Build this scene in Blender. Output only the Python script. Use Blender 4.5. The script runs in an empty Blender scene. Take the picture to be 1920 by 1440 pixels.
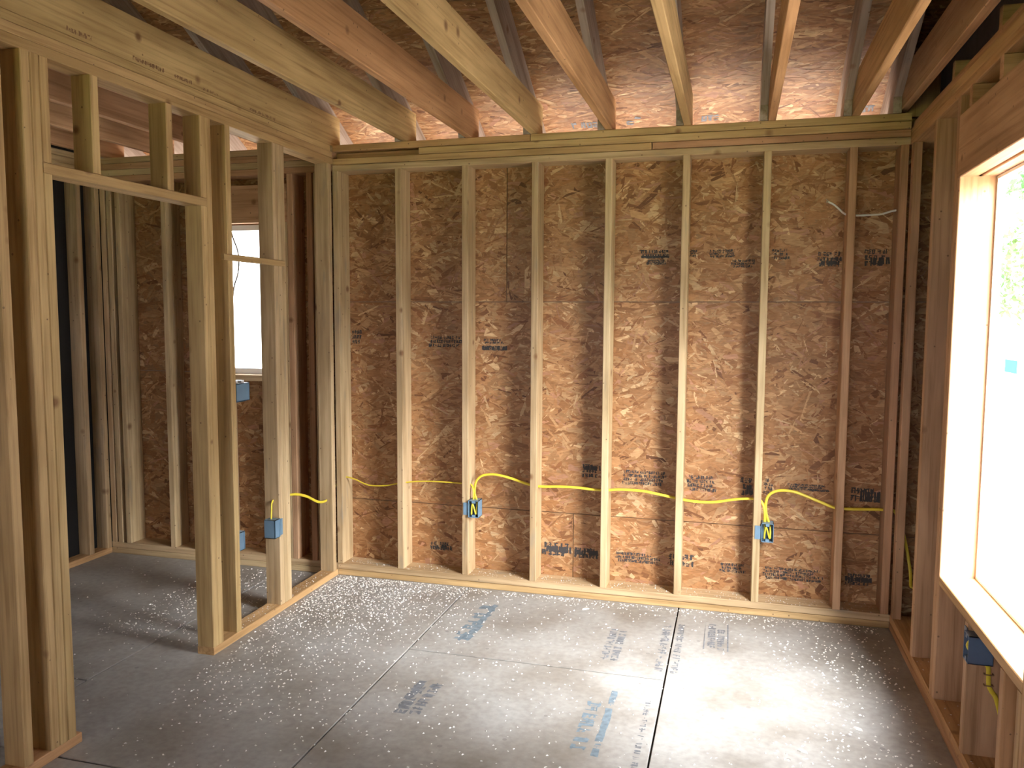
import bpy, bmesh, math, random
import numpy as np
from mathutils import Matrix, Vector

C = bpy.context.scene.collection
SC = bpy.context.scene

# ------------------------------------------------------------------ camera
F_PX = 1513.85
yaw, pitch, roll = 0.268626, 0.085546, 0.004581
CAM = (2.3186, -4.3820, 1.5947)
cy, sy, cp, sp = math.cos(yaw), math.sin(yaw), math.cos(pitch), math.sin(pitch)
fw = Vector((-sy * cp, cy * cp, -sp))
rt0 = Vector((cy, sy, 0))
up0 = rt0.cross(fw)
rt = math.cos(roll) * rt0 + math.sin(roll) * up0
up = -math.sin(roll) * rt0 + math.cos(roll) * up0
cam_d = bpy.data.cameras.new('camera')
cam_d.sensor_width = 36.0
cam_d.lens = F_PX / 1920 * 36.0
cam_d.clip_start = 0.05
cam_d.clip_end = 300
cam = bpy.data.objects.new('camera', cam_d)
C.objects.link(cam)
m = Matrix((rt, up, -fw)).transposed().to_4x4()
m.translation = CAM
cam.matrix_world = m
SC.camera = cam

# ------------------------------------------------------------------ world: bright overcast sky
W = bpy.data.worlds.new('overcast_sky')
SC.world = W
W.use_nodes = True
bg = W.node_tree.nodes['Background']
bg.inputs[0].default_value = (0.94, 0.935, 0.99, 1)
bg.inputs[1].default_value = 0.42

# sun glow behind the haze, coming in through the right window
sun_d = bpy.data.lights.new('hazy_sun', 'SUN')
sun_d.energy = 2.1
sun_d.angle = math.radians(62)
sun_d.color = (1.0, 0.97, 0.96)
sun = bpy.data.objects.new('hazy_sun', sun_d)
C.objects.link(sun)
sun.rotation_euler = Vector((-0.62, 0.47, -0.60)).to_track_quat('-Z', 'Y').to_euler()

# ------------------------------------------------------------------ exposure
SC.view_settings.view_transform = 'Standard'
SC.view_settings.look = 'None'
SC.view_settings.gamma = 1.0
SC.view_settings.use_curve_mapping = False
SC.view_settings.exposure = 4.85
try:
    SC.cycles.max_bounces = 14
    SC.cycles.diffuse_bounces = 8
    SC.cycles.transparent_max_bounces = 12
    SC.cycles.sample_clamp_indirect = 6.0
except Exception:
    pass

# ------------------------------------------------------------------ node helpers
def new_mat(name):
    mt = bpy.data.materials.new(name)
    mt.use_nodes = True
    nt = mt.node_tree
    return mt, nt, nt.nodes['Principled BSDF']

def N(nt, typ, **kw):
    n = nt.nodes.new(typ)
    for k, v in kw.items():
        setattr(n, k, v)
    return n

def ramp(nt, stops, interp='LINEAR'):
    r = N(nt, 'ShaderNodeValToRGB')
    r.color_ramp.interpolation = interp
    el = r.color_ramp.elements
    while len(el) < len(stops):
        el.new(0.5)
    for e, (p, c) in zip(el, stops):
        e.position = p
        e.color = (*c, 1) if len(c) == 3 else c
    return r

def mixc(nt, fac, a, b, blend='MIX'):
    mx = N(nt, 'ShaderNodeMix', data_type='RGBA', blend_type=blend)
    for sock, val in ((0, fac), (6, a), (7, b)):
        if isinstance(val, bpy.types.NodeSocket):
            nt.links.new(val, mx.inputs[sock])
        elif sock == 0:
            mx.inputs[0].default_value = val
        else:
            mx.inputs[sock].default_value = (*val, 1)
    return mx.outputs[2]

def math_n(nt, op, a, b=None, clamp=False):
    n = N(nt, 'ShaderNodeMath', operation=op, use_clamp=clamp)
    for i, v in enumerate((a, b)):
        if v is None:
            continue
        if isinstance(v, bpy.types.NodeSocket):
            nt.links.new(v, n.inputs[i])
        else:
            n.inputs[i].default_value = v
    return n.outputs[0]

def plain(name, col, rough=0.6, metal=0.0, noise=0.12, scale=18):
    mt, nt, b = new_mat(name)
    tc = N(nt, 'ShaderNodeTexCoord')
    ns = N(nt, 'ShaderNodeTexNoise')
    ns.inputs['Scale'].default_value = scale
    ns.inputs['Detail'].default_value = 4
    nt.links.new(tc.outputs['Object'], ns.inputs['Vector'])
    lo = tuple(c * (1 - noise) for c in col)
    hi = tuple(min(1, c * (1 + noise)) for c in col)
    r = ramp(nt, [(0.3, lo), (0.7, hi)])
    nt.links.new(ns.outputs['Fac'], r.inputs[0])
    nt.links.new(r.outputs[0], b.inputs['Base Color'])
    b.inputs['Roughness'].default_value = rough
    b.inputs['Metallic'].default_value = metal
    return mt

def lumber_mat(name, c_a, c_b, stain=0.0):
    """softwood: two heartwood tints chosen per board, long grain, round knots, small specks"""
    mt, nt, b = new_mat(name)
    L = nt.links
    tc = N(nt, 'ShaderNodeTexCoord')
    oi = N(nt, 'ShaderNodeObjectInfo')
    cmb = N(nt, 'ShaderNodeCombineXYZ')
    for i, k in enumerate((61.0, 23.0, 41.0)):
        L.new(math_n(nt, 'MULTIPLY', oi.outputs['Random'], k), cmb.inputs[i])
    add = N(nt, 'ShaderNodeVectorMath', operation='ADD')
    L.new(tc.outputs['Object'], add.inputs[0])
    L.new(cmb.outputs[0], add.inputs[1])
    mp = N(nt, 'ShaderNodeMapping')
    mp.inputs['Scale'].default_value = (1.1, 34, 34)
    L.new(add.outputs[0], mp.inputs[0])
    gr = N(nt, 'ShaderNodeTexNoise')
    gr.inputs['Scale'].default_value = 1.6
    gr.inputs['Detail'].default_value = 6
    gr.inputs['Roughness'].default_value = 0.62
    gr.inputs['Distortion'].default_value = 0.4
    L.new(mp.outputs[0], gr.inputs['Vector'])
    # tint per board
    h = math_n(nt, 'FRACT', math_n(nt, 'MULTIPLY', oi.outputs['Random'], 7.31))
    tint = mixc(nt, h, c_a, c_b)
    g = ramp(nt, [(0.30, (0.62, 0.55, 0.46)), (0.52, (1, 1, 1)), (0.75, (1.12, 1.12, 1.10))])
    L.new(gr.outputs['Fac'], g.inputs[0])
    col = mixc(nt, 0.85, tint, g.outputs[0], 'MULTIPLY')
    # broad soft patches
    big = N(nt, 'ShaderNodeTexNoise')
    big.inputs['Scale'].default_value = 2.3
    big.inputs['Detail'].default_value = 3
    mp2 = N(nt, 'ShaderNodeMapping')
    mp2.inputs['Scale'].default_value = (0.8, 4, 4)
    L.new(add.outputs[0], mp2.inputs[0])
    L.new(mp2.outputs[0], big.inputs['Vector'])
    bf = ramp(nt, [(0.38, (0.80, 0.76, 0.70)), (0.62, (1.06, 1.05, 1.04))])
    L.new(big.outputs['Fac'], bf.inputs[0])
    col = mixc(nt, 1.0, col, bf.outputs[0], 'MULTIPLY')
    if stain:
        st = N(nt, 'ShaderNodeTexNoise')
        st.inputs['Scale'].default_value = 5
        st.inputs['Detail'].default_value = 6
        L.new(mp2.outputs[0], st.inputs['Vector'])
        sf = ramp(nt, [(0.60, (0, 0, 0)), (0.74, (stain,) * 3)])
        L.new(st.outputs['Fac'], sf.inputs[0])
        col = mixc(nt, sf.outputs[0], col, (0.23, 0.22, 0.19))
    # knots
    vo = N(nt, 'ShaderNodeTexVoronoi')
    vo.inputs['Scale'].default_value = 7.5
    L.new(add.outputs[0], vo.inputs['Vector'])
    sepc = N(nt, 'ShaderNodeSeparateColor')
    L.new(vo.outputs['Color'], sepc.inputs[0])
    gate = math_n(nt, 'GREATER_THAN', sepc.outputs[0], 0.64)
    rad = math_n(nt, 'MULTIPLY', sepc.outputs[1], 0.10)
    rad = math_n(nt, 'ADD', rad, 0.05)
    kn = math_n(nt, 'DIVIDE', vo.outputs['Distance'], rad)
    kf = math_n(nt, 'SUBTRACT', 1.6, kn, True)
    kf = math_n(nt, 'MULTIPLY', kf, gate)
    kf = math_n(nt, 'MULTIPLY', kf, 0.85)
    col = mixc(nt, kf, col, (0.19, 0.085, 0.035))
    # nail marks and pitch specks
    v2 = N(nt, 'ShaderNodeTexVoronoi')
    v2.inputs['Scale'].default_value = 26
    L.new(add.outputs[0], v2.inputs['Vector'])
    s2 = N(nt, 'ShaderNodeSeparateColor')
    L.new(v2.outputs['Color'], s2.inputs[0])
    sp2 = math_n(nt, 'LESS_THAN', v2.outputs['Distance'], 0.11)
    sp2 = math_n(nt, 'MULTIPLY', sp2, math_n(nt, 'GREATER_THAN', s2.outputs[0], 0.76))
    col = mixc(nt, math_n(nt, 'MULTIPLY', sp2, 0.7), col, (0.14, 0.08, 0.045))
    L.new(col, b.inputs['Base Color'])
    b.inputs['Roughness'].default_value = 0.62
    b.inputs['Specular IOR Level'].default_value = 0.3
    bp = N(nt, 'ShaderNodeBump')
    bp.inputs['Strength'].default_value = 0.12
    bp.inputs['Distance'].default_value = 0.002
    L.new(gr.outputs['Fac'], bp.inputs['Height'])
    L.new(bp.outputs[0], b.inputs['Normal'])
    return mt

def osb_mat():
    mt, nt, b = new_mat('oriented_strand_board')
    L = nt.links
    at = N(nt, 'ShaderNodeAttribute', attribute_name='Col')
    tc = N(nt, 'ShaderNodeTexCoord')
    mp = N(nt, 'ShaderNodeMapping')
    mp.inputs['Scale'].default_value = (14, 14, 60)
    L.new(tc.outputs['Object'], mp.inputs[0])
    ns = N(nt, 'ShaderNodeTexNoise')
    ns.inputs['Scale'].default_value = 2.0
    ns.inputs['Detail'].default_value = 6
    L.new(mp.outputs[0], ns.inputs['Vector'])
    r = ramp(nt, [(0.3, (0.78, 0.74, 0.70)), (0.7, (1.12, 1.12, 1.12))])
    L.new(ns.outputs['Fac'], r.inputs[0])
    L.new(mixc(nt, 1.0, at.outputs['Color'], r.outputs[0], 'MULTIPLY'), b.inputs['Base Color'])
    b.inputs['Roughness'].default_value = 0.5
    b.inputs['Specular IOR Level'].default_value = 0.4
    return mt

def floor_mat():
    mt, nt, b = new_mat('weathered_subfloor')
    L = nt.links
    tc = N(nt, 'ShaderNodeTexCoord')
    n1 = N(nt, 'ShaderNodeTexNoise')
    n1.inputs['Scale'].default_value = 2.6
    n1.inputs['Detail'].default_value = 5
    n2 = N(nt, 'ShaderNodeTexNoise')
    n2.inputs['Scale'].default_value = 34
    n2.inputs['Detail'].default_value = 5
    L.new(tc.outputs['Object'], n1.inputs['Vector'])
    L.new(tc.outputs['Object'], n2.inputs['Vector'])
    r1 = ramp(nt, [(0.32, (0.25, 0.228, 0.203)), (0.5, (0.335, 0.318, 0.298)), (0.68, (0.395, 0.385, 0.37))])
    L.new(n1.outputs['Fac'], r1.inputs[0])
    r2 = ramp(nt, [(0.3, (0.84, 0.83, 0.82)), (0.7, (1.08, 1.08, 1.08))])
    L.new(n2.outputs['Fac'], r2.inputs[0])
    col = mixc(nt, 1.0, r1.outputs[0], r2.outputs[0], 'MULTIPLY')
    vo = N(nt, 'ShaderNodeTexVoronoi')
    vo.inputs['Scale'].default_value = 9
    L.new(tc.outputs['Object'], vo.inputs['Vector'])
    sc_ = N(nt, 'ShaderNodeSeparateColor')
    L.new(vo.outputs['Color'], sc_.inputs[0])
    sp_ = math_n(nt, 'MULTIPLY', math_n(nt, 'LESS_THAN', vo.outputs['Distance'], 0.09), math_n(nt, 'GREATER_THAN', sc_.outputs[0], 0.6))
    col = mixc(nt, math_n(nt, 'MULTIPLY', sp_, 0.5), col, (0.16, 0.15, 0.145))
    L.new(col, b.inputs['Base Color'])
    rr = ramp(nt, [(0.3, (0.42,) * 3), (0.7, (0.62,) * 3)])
    L.new(n1.outputs['Fac'], rr.inputs[0])
    L.new(rr.outputs[0], b.inputs['Roughness'])
    bp = N(nt, 'ShaderNodeBump')
    bp.inputs['Strength'].default_value = 0.10
    bp.inputs['Distance'].default_value = 0.003
    L.new(n2.outputs['Fac'], bp.inputs['Height'])
    L.new(bp.outputs[0], b.inputs['Normal'])
    return mt

def glass_mat():
    mt, nt, b = new_mat('window_glass')
    nt.nodes.remove(b)
    out = nt.nodes['Material Output']
    tr = N(nt, 'ShaderNodeBsdfTransparent')
    tr.inputs[0].default_value = (0.95, 0.97, 0.97, 1)
    gl = N(nt, 'ShaderNodeBsdfGlossy')
    gl.inputs['Roughness'].default_value = 0.02
    mx = N(nt, 'ShaderNodeMixShader')
    mx.inputs[0].default_value = 0.05
    nt.links.new(tr.outputs[0], mx.inputs[1])
    nt.links.new(gl.outputs[0], mx.inputs[2])
    nt.links.new(mx.outputs[0], out.inputs[0])
    return mt

def film_mat(name, col):
    mt, nt, b = new_mat(name)
    nt.nodes.remove(b)
    tl = N(nt, 'ShaderNodeBsdfTranslucent')
    tl.inputs[0].default_value = (*col, 1)
    nt.links.new(tl.outputs[0], nt.nodes['Material Output'].inputs[0])
    return mt

M = {
    'pine': lumber_mat('pale_yellow_lumber', (0.60, 0.43, 0.205), (0.56, 0.375, 0.185)),
    'stud': lumber_mat('weathered_stud_lumber', (0.59, 0.45, 0.265), (0.55, 0.395, 0.235), stain=0.45),
    'fir': lumber_mat('pinkish_fir_lumber', (0.56, 0.345, 0.205), (0.50, 0.285, 0.165)),
    'rafter': lumber_mat('grey_weathered_rafter', (0.47, 0.40, 0.35), (0.42, 0.35, 0.31), stain=0.4),
    'joist': lumber_mat('orange_joist_lumber', (0.60, 0.385, 0.185), (0.56, 0.315, 0.16)),
    'osb': osb_mat(),
    'floor': floor_mat(),
    'glass': glass_mat(),
    'under': plain('dark_subfloor_gap', (0.09, 0.07, 0.058), 0.9),
    'black': plain('black_sheet', (0.008, 0.008, 0.009), 0.7),
    'grey': plain('grey_coated_sheathing', (0.20, 0.165, 0.15), 0.8),
    'ink': plain('black_stencil_ink', (0.045, 0.04, 0.04), 0.8),
    'inkblue': plain('faded_blue_print', (0.165, 0.215, 0.255), 0.6, noise=0.3, scale=40),
    'inkgrey': plain('faded_grey_print', (0.17, 0.18, 0.20), 0.6, noise=0.3, scale=40),
    'inkbrown': plain('brown_lumber_stamp_ink', (0.24, 0.13, 0.06), 0.8),
    'boxblue': plain('blue_box_plastic', (0.16, 0.265, 0.37), 0.4, noise=0.08),
    'boxdark': plain('slate_box_plastic', (0.10, 0.15, 0.24), 0.35, noise=0.08),
    'yellow': plain('yellow_cable_jacket', (0.78, 0.62, 0.05), 0.4, noise=0.06),
    'white': plain('white_cable_jacket', (0.80, 0.79, 0.78), 0.4, noise=0.04),
    'greyc': plain('grey_brown_cable', (0.22, 0.19, 0.16), 0.5),
    'metal': plain('bare_copper_and_steel', (0.7, 0.66, 0.62), 0.3, 0.8),
    'vinyl': plain('white_window_vinyl', (0.82, 0.83, 0.84), 0.35, noise=0.03),
    'teal': film_mat('teal_window_sticker', (0.04, 0.2, 0.19)),
    'palebl': film_mat('pale_blue_window_sticker', (0.16, 0.27, 0.36)),
    'chips': plain('pale_wood_chips', (0.78, 0.76, 0.72), 0.45, noise=0.15),
    'ground': plain('dry_grass_and_dirt', (0.50, 0.455, 0.39), 0.95, noise=0.25, scale=0.6),
    'grass': plain('green_bounce', (0.24, 0.32, 0.07), 0.95, noise=0.25, scale=0.6),  # for the unseen ground that bounces green light
    'leaf': plain('green_leaves', (0.06, 0.22, 0.05), 0.6, noise=0.3, scale=3),
    'bark': plain('grey_brown_bark', (0.13, 0.09, 0.06), 0.9, noise=0.3),
}

# ------------------------------------------------------------------ object helpers
def link(o, parent=None):
    C.objects.link(o)
    if parent is not None:
        o.parent = parent
    return o

def struct(name, label, cat):
    o = link(bpy.data.objects.new(name, None))
    o.empty_display_size = 0.1
    o['kind'] = 'structure'
    o['label'] = label
    o['category'] = cat
    return o

def thing(name, label, cat, loc=(0, 0, 0), group=None):
    o = link(bpy.data.objects.new(name, None))
    o.empty_display_size = 0.05
    o.location = loc
    o['label'] = label
    o['category'] = cat
    if group:
        o['group'] = group
    return o

_board_mesh = {}
def board_mesh(L, w, t, mat, ch=0.003):
    key = (round(L, 3), round(w, 4), round(t, 4), mat)
    if key in _board_mesh:
        return _board_mesh[key]
    hw, ht = w / 2, t / 2
    prof = [(-hw + ch, -ht), (hw - ch, -ht), (hw, -ht + ch), (hw, ht - ch), (hw - ch, ht), (-hw + ch, ht), (-hw, ht - ch), (-hw, -ht + ch)]
    vs = [(-L / 2, a, b_) for a, b_ in prof] + [(L / 2, a, b_) for a, b_ in prof]
    fs = [(i, (i + 1) % 8, 8 + (i + 1) % 8, 8 + i) for i in range(8)]
    fs += [tuple(range(7, -1, -1)), tuple(range(8, 16))]
    me = bpy.data.meshes.new('board')
    me.from_pydata(vs, [], [f[::-1] for f in fs])
    me.materials.append(M[mat])
    bm = bmesh.new(); bm.from_mesh(me)
    bmesh.ops.recalc_face_normals(bm, faces=bm.faces)
    bm.to_mesh(me); bm.free()
    _board_mesh[key] = me
    return me

AX = {0: Matrix.Identity(3),
      1: Matrix(((0, -1, 0), (1, 0, 0), (0, 0, 1))),
      2: Matrix(((0, 0, -1), (0, 1, 0), (1, 0, 0)))}
def board(name, parent, x, y, z, mat='stud', jit=0.0):
    """axis-aligned board from (min,max) ranges; its local X runs along the grain"""
    d = [x[1] - x[0], y[1] - y[0], z[1] - z[0]]
    a = max(range(3), key=lambda i: d[i])
    R = AX[a]
    loc = [d[0], d[1], d[2]]
    # local dims: columns of R map local->world
    ld = [sum(abs(R[r][c]) * loc[r] for r in range(3)) for c in range(3)]
    o = bpy.data.objects.new(name, board_mesh(ld[0], ld[1], ld[2], mat))
    link(o, parent)
    o.matrix_world = R.to_4x4()
    o.location = ((x[0] + x[1]) / 2, (y[0] + y[1]) / 2, (z[0] + z[1]) / 2)
    return o

def mesh_obj(name, vs, fs, mat, parent=None, smooth=False):
    me = bpy.data.meshes.new(name)
    me.from_pydata([tuple(v) for v in vs], [], fs)
    me.materials.append(M[mat] if isinstance(mat, str) else mat)
    bm = bmesh.new(); bm.from_mesh(me)
    bmesh.ops.recalc_face_normals(bm, faces=bm.faces)
    bm.to_mesh(me); bm.free()
    if smooth:
        me.polygons.foreach_set('use_smooth', [True] * len(me.polygons))
    return link(bpy.data.objects.new(name, me), parent)

def boxes(name, lst, mat, parent=None):
    vs, fs = [], []
    for (x0, x1, y0, y1, z0, z1) in lst:
        k = len(vs)
        vs += [(x0, y0, z0), (x1, y0, z0), (x1, y1, z0), (x0, y1, z0), (x0, y0, z1), (x1, y0, z1), (x1, y1, z1), (x0, y1, z1)]
        fs += [tuple(k + i for i in f) for f in ((0, 3, 2, 1), (4, 5, 6, 7), (0, 1, 5, 4), (1, 2, 6, 5), (2, 3, 7, 6), (3, 0, 4, 7))]
    return mesh_obj(name, vs, fs, mat, parent)

def prism(name, prof_yz, x0, x1, mat, parent=None):
    """profile in the y-z plane pushed along x"""
    n = len(prof_yz)
    vs = [(x0, a, b_) for a, b_ in prof_yz] + [(x1, a, b_) for a, b_ in prof_yz]
    fs = [(i, (i + 1) % n, n + (i + 1) % n, n + i) for i in range(n)]
    fs += [tuple(range(n - 1, -1, -1)), tuple(range(n, 2 * n))]
    return mesh_obj(name, vs, fs, mat, parent)

def spline(pts, n=10):
    P = [Vector(p) for p in pts]
    P = [P[0] * 2 - P[1]] + P + [P[-1] * 2 - P[-2]]
    out = []
    for i in range(1, len(P) - 2):
        for k in range(n):
            t = k / n
            a, b_, c, d = P[i - 1], P[i], P[i + 1], P[i + 2]
            out.append(0.5 * ((2 * b_) + (c - a) * t + (2 * a - 5 * b_ + 4 * c - d) * t * t + (3 * b_ - a - 3 * c + d) * t ** 3))
    out.append(P[-2])
    return out

def tube(name, pts, mat, r=(0.006, 0.0035), parent=None, n=10, seg=8, updir=(0, 0, 1)):
    S = spline(pts, n)
    vs, fs = [], []
    prev = Vector(updir)
    for i, p in enumerate(S):
        t = (S[min(i + 1, len(S) - 1)] - S[max(i - 1, 0)])
        if t.length < 1e-9:
            t = Vector((1, 0, 0))
        t.normalize()
        u = prev - t * prev.dot(t)
        if u.length < 1e-4:
            u = t.orthogonal()
        u.normalize()
        prev = u
        v = t.cross(u)
        for k in range(seg):
            a = 2 * math.pi * k / seg
            vs.append(p + u * (r[0] * math.cos(a)) + v * (r[1] * math.sin(a)))
    for i in range(len(S) - 1):
        for k in range(seg):
            fs.append((i * seg + k, i * seg + (k + 1) % seg, (i + 1) * seg + (k + 1) % seg, (i + 1) * seg + k))
    fs.append(tuple(range(seg - 1, -1, -1)))
    fs.append(tuple((len(S) - 1) * seg + k for k in range(seg)))
    return mesh_obj(name, vs, fs, mat, parent, smooth=True)

PAL = np.array([(0.57, 0.41, 0.23), (0.46, 0.29, 0.145), (0.39, 0.22, 0.10), (0.345, 0.18, 0.076),
                (0.295, 0.146, 0.058), (0.24, 0.11, 0.043), (0.41, 0.225, 0.135), (0.17, 0.075, 0.03)])
PW = np.array([0.06, 0.18, 0.28, 0.24, 0.14, 0.05, 0.05, 0.012])
def osb_panel(name, parent, org, u, v, n, w, h, thick, seed, dens=1500, ang=0.0, spread=0.75, tone=1.0, wk=1.0):
    """one sheet: a slab plus overlapping wood strands on its inner face (n points to the viewer side)"""
    rng = np.random.default_rng(seed)
    org, u, v, n = (np.array(a, float) for a in (org, u, v, n))
    slab = []
    for dz in (0.0, -thick):
        for (a, b_) in ((0, 0), (w, 0), (w, h), (0, h)):
            slab.append(org + a * u + b_ * v + dz * n)
    slab = np.array(slab)
    sf = [(0, 1, 2, 3), (7, 6, 5, 4), (0, 4, 5, 1), (1, 5, 6, 2), (2, 6, 7, 3), (3, 7, 4, 0)]
    k = int(dens * w * h)
    L_ = rng.gamma(4.0, 0.023, k) + 0.025
    Wd = (rng.gamma(3.0, 0.0062, k) + 0.004) * wk
    th = ang + rng.normal(0, spread, k)
    cu = rng.uniform(0, w, k)
    cv = rng.uniform(0, h, k)
    base = rng.uniform(0.0002, 0.0011, k)
    tu = rng.normal(0, 0.00035, k)
    tv = rng.normal(0, 0.00035, k)
    px = np.stack([-0.5 + rng.uniform(0, .08, k), -0.36 + rng.uniform(-.1, .12, k), 0.38 + rng.uniform(-.14, .1, k), 0.5 - rng.uniform(0, .08, k), 0.36 + rng.uniform(-.14, .12, k), -0.38 + rng.uniform(-.1, .14, k)], 1)
    py = np.stack([rng.uniform(-.4, .4, k), np.full(k, -.5), -.5 + rng.uniform(0, .22, k), rng.uniform(-.4, .4, k), np.full(k, .5), .5 - rng.uniform(0, .22, k)], 1)
    du = px * L_[:, None]
    dv = py * Wd[:, None]
    c, s = np.cos(th)[:, None], np.sin(th)[:, None]
    U = np.clip(cu[:, None] + du * c - dv * s, 0.001, w - 0.001)
    V = np.clip(cv[:, None] + du * s + dv * c, 0.001, h - 0.001)
    Z = np.clip(base[:, None] + px * 2 * tu[:, None] + py * 2 * tv[:, None], 0.0001, 0.0018)
    sv = (org + U[..., None] * u + V[..., None] * v + Z[..., None] * n).reshape(-1, 3)
    verts = np.concatenate([slab, sv])
    flip = np.dot(np.cross(u, v), n) < 0
    idx = (8 + np.arange(k * 6)).reshape(k, 6)
    if flip:
        idx = idx[:, ::-1]
        sf = [f[::-1] for f in sf]
    me = bpy.data.meshes.new(name)
    nl = 24 + k * 6
    me.vertices.add(len(verts))
    me.vertices.foreach_set('co', verts.astype(np.float32).ravel())
    me.loops.add(nl)
    me.loops.foreach_set('vertex_index', np.concatenate([np.array(sf).ravel(), idx.ravel()]).astype(np.int32))
    me.polygons.add(6 + k)
    starts = np.concatenate([np.arange(6) * 4, 24 + np.arange(k) * 6])
    me.polygons.foreach_set('loop_start', starts.astype(np.int32))
    try:
        me.polygons.foreach_set('loop_total', np.concatenate([np.full(6, 4), np.full(k, 6)]).astype(np.int32))
    except Exception:
        pass
    me.update(calc_edges=True)
    col = PAL[rng.choice(len(PAL), k, p=PW / PW.sum())] * rng.uniform(0.82, 1.16, (k, 1)) * tone * np.array((1.0, 0.93, 0.90))
    vc = np.ones((len(verts), 4), np.float32)
    vc[:8, :3] = np.array((0.30, 0.165, 0.08)) * tone
    vc[8:, :3] = np.repeat(col, 6, 0)
    ca = me.color_attributes.new('Col', 'FLOAT_COLOR', 'POINT')
    ca.data.foreach_set('color', vc.ravel())
    me.materials.append(M['osb'])
    me.polygons.foreach_set('use_smooth', np.zeros(6 + k, dtype=bool))
    me.validate()
    return link(bpy.data.objects.new(name, me), parent)

def stamp(parent, org, u, v, n, w, h, rows, seed, mat='ink', bar=None, cover=0.8, lift=0.0022, name='printed_stamp', frame=False):
    """illegible worn stencil print: rows of small broken strokes"""
    rng = random.Random(seed)
    org, u, v, n = Vector(org), Vector(u), Vector(v), Vector(n)
    vs, fs = [], []
    def q(a0, a1, b0, b1):
        k = len(vs)
        jj = max(0.0028, 0.10 * h / rows)
        j = lambda: rng.uniform(-jj, jj)
        for a, b_ in ((a0, b0), (a1, b0), (a1, b1), (a0, b1)):
            vs.append(org + u * (a + j()) + v * (b_ + j()) + n * (lift + 4e-6 * (k // 4)))
        fs.append((k, k + 1, k + 2, k + 3))
    rh = h / rows
    for r in range(rows):
        b0 = h - (r + 1) * rh + rh * 0.14
        ch = rh * 0.72
        a = rng.uniform(0, 0.1) * w
        end = w * rng.uniform(0.8, 1.0)
        cw = ch * 0.62
        sw = max(0.0022, ch * 0.2)
        while a + cw < end:
            if rng.random() < 0.13:
                a += cw * 0.7
                continue
            for _ in range(5):
                if rng.random() > cover:
                    continue
                k = rng.randrange(6)
                if k == 0: q(a, a + sw, b0, b0 + ch)
                elif k == 1: q(a + cw - sw, a + cw, b0, b0 + ch)
                elif k == 2: q(a, a + cw, b0 + ch - sw, b0 + ch)
                elif k == 3: q(a, a + cw, b0, b0 + sw)
                elif k == 4: q(a, a + cw, b0 + ch / 2 - sw / 2, b0 + ch / 2 + sw / 2)
                else: q(a + cw / 2 - sw / 2, a + cw / 2 + sw / 2, b0, b0 + ch)
            a += cw * 1.28
    if bar:
        a0, a1, b0, b1 = bar
        s = 10
        for i in range(s):
            if rng.random() < 0.93:
                q(a0 + (a1 - a0) * i / s, a0 + (a1 - a0) * (i + 1) / s, b0, b1)
    if frame:
        t = 0.004
        for z in ((-0.01, w + 0.01, -0.012, -0.012 + t), (-0.01, w + 0.01, h + 0.008, h + 0.008 + t)):
            q(*z)
    if not fs:
        q(0, w, 0, h)
    return mesh_obj(name, vs, fs, mat, parent)

# ================================================================== dimensions
T = 0.038
XL, XR = 0.012, 3.12           # room faces of the left partition and of the right wall
ZT = 2.581                     # top of the wall plates
S16 = 0.4064
SLOPE, ZD = 0.54, 2.885        # roof deck underside: z = ZD - SLOPE*y
XW = -1.65                     # face of the far left wall in the small room
YR = -7.6                      # rear wall
RIDGE = -3.7

# ================================================================== ground outside
g = mesh_obj('ground', [(-45, -8.5, -0.55), (45, -8.5, -0.55), (45, 45, -0.55), (-45, 45, -0.55),
                        (-45, -8.5, -0.75), (45, -8.5, -0.75), (45, 45, -0.75), (-45, 45, -0.75)],
             [(0, 1, 2, 3), (7, 6, 5, 4), (0, 4, 5, 1), (1, 5, 6, 2), (2, 6, 7, 3), (3, 7, 4, 0)], 'ground')
g['kind'] = 'structure'; g['label'] = 'dry grass and dirt ground outside the house'; g['category'] = 'ground'

lw = boxes('bounce_ground', [(-45, 45, -45, -8.5, -0.75, -0.55)], 'grass')  # unseen green ground added to bounce tinted light through the rear opening
lw['kind'] = 'structure'; lw['label'] = 'unseen green ground added behind the house to tint the light'; lw['category'] = 'bounce_ground'

# ================================================================== floor
fl = boxes('floor', [(XW - 0.12, XR + 0.15, YR - 0.1, 0.15, -0.5, -0.024)], 'under')
fl['kind'] = 'structure'; fl['label'] = 'grey weathered subfloor of printed sheets with dark seams'; fl['category'] = 'floor'
xs = [-1.76, -0.362, 0.855, 2.062, 3.268]
gp = 0.0038
ycut = {0: [0.15, -1.6, -4.0, -6.4, YR], 1: [0.15, -2.13, -4.57, -7.0, YR], 2: [0.15, -0.905, -3.345, -5.78, YR], 3: [0.15, -2.2, -4.64, -7.0, YR]}
panels = {}
for i in range(4):
    for j in range(4):
        a0, a1, b1, b0 = xs[i] + gp, xs[i + 1] - gp, ycut[i][j] - gp, ycut[i][j + 1] + gp
        p = boxes('subfloor_panel', [(a0, a1, b0, b1, -0.023, 0.0)], 'floor', fl)
        md = p.modifiers.new('edge', 'BEVEL'); md.width = 0.002; md.segments = 1
        panels[(i, j)] = p
ux, uy, uz = (1, 0, 0), (0, 1, 0), (0, 0, 1)
FS = dict(n=uz, lift=0.0004, name='floor_print')
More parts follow.
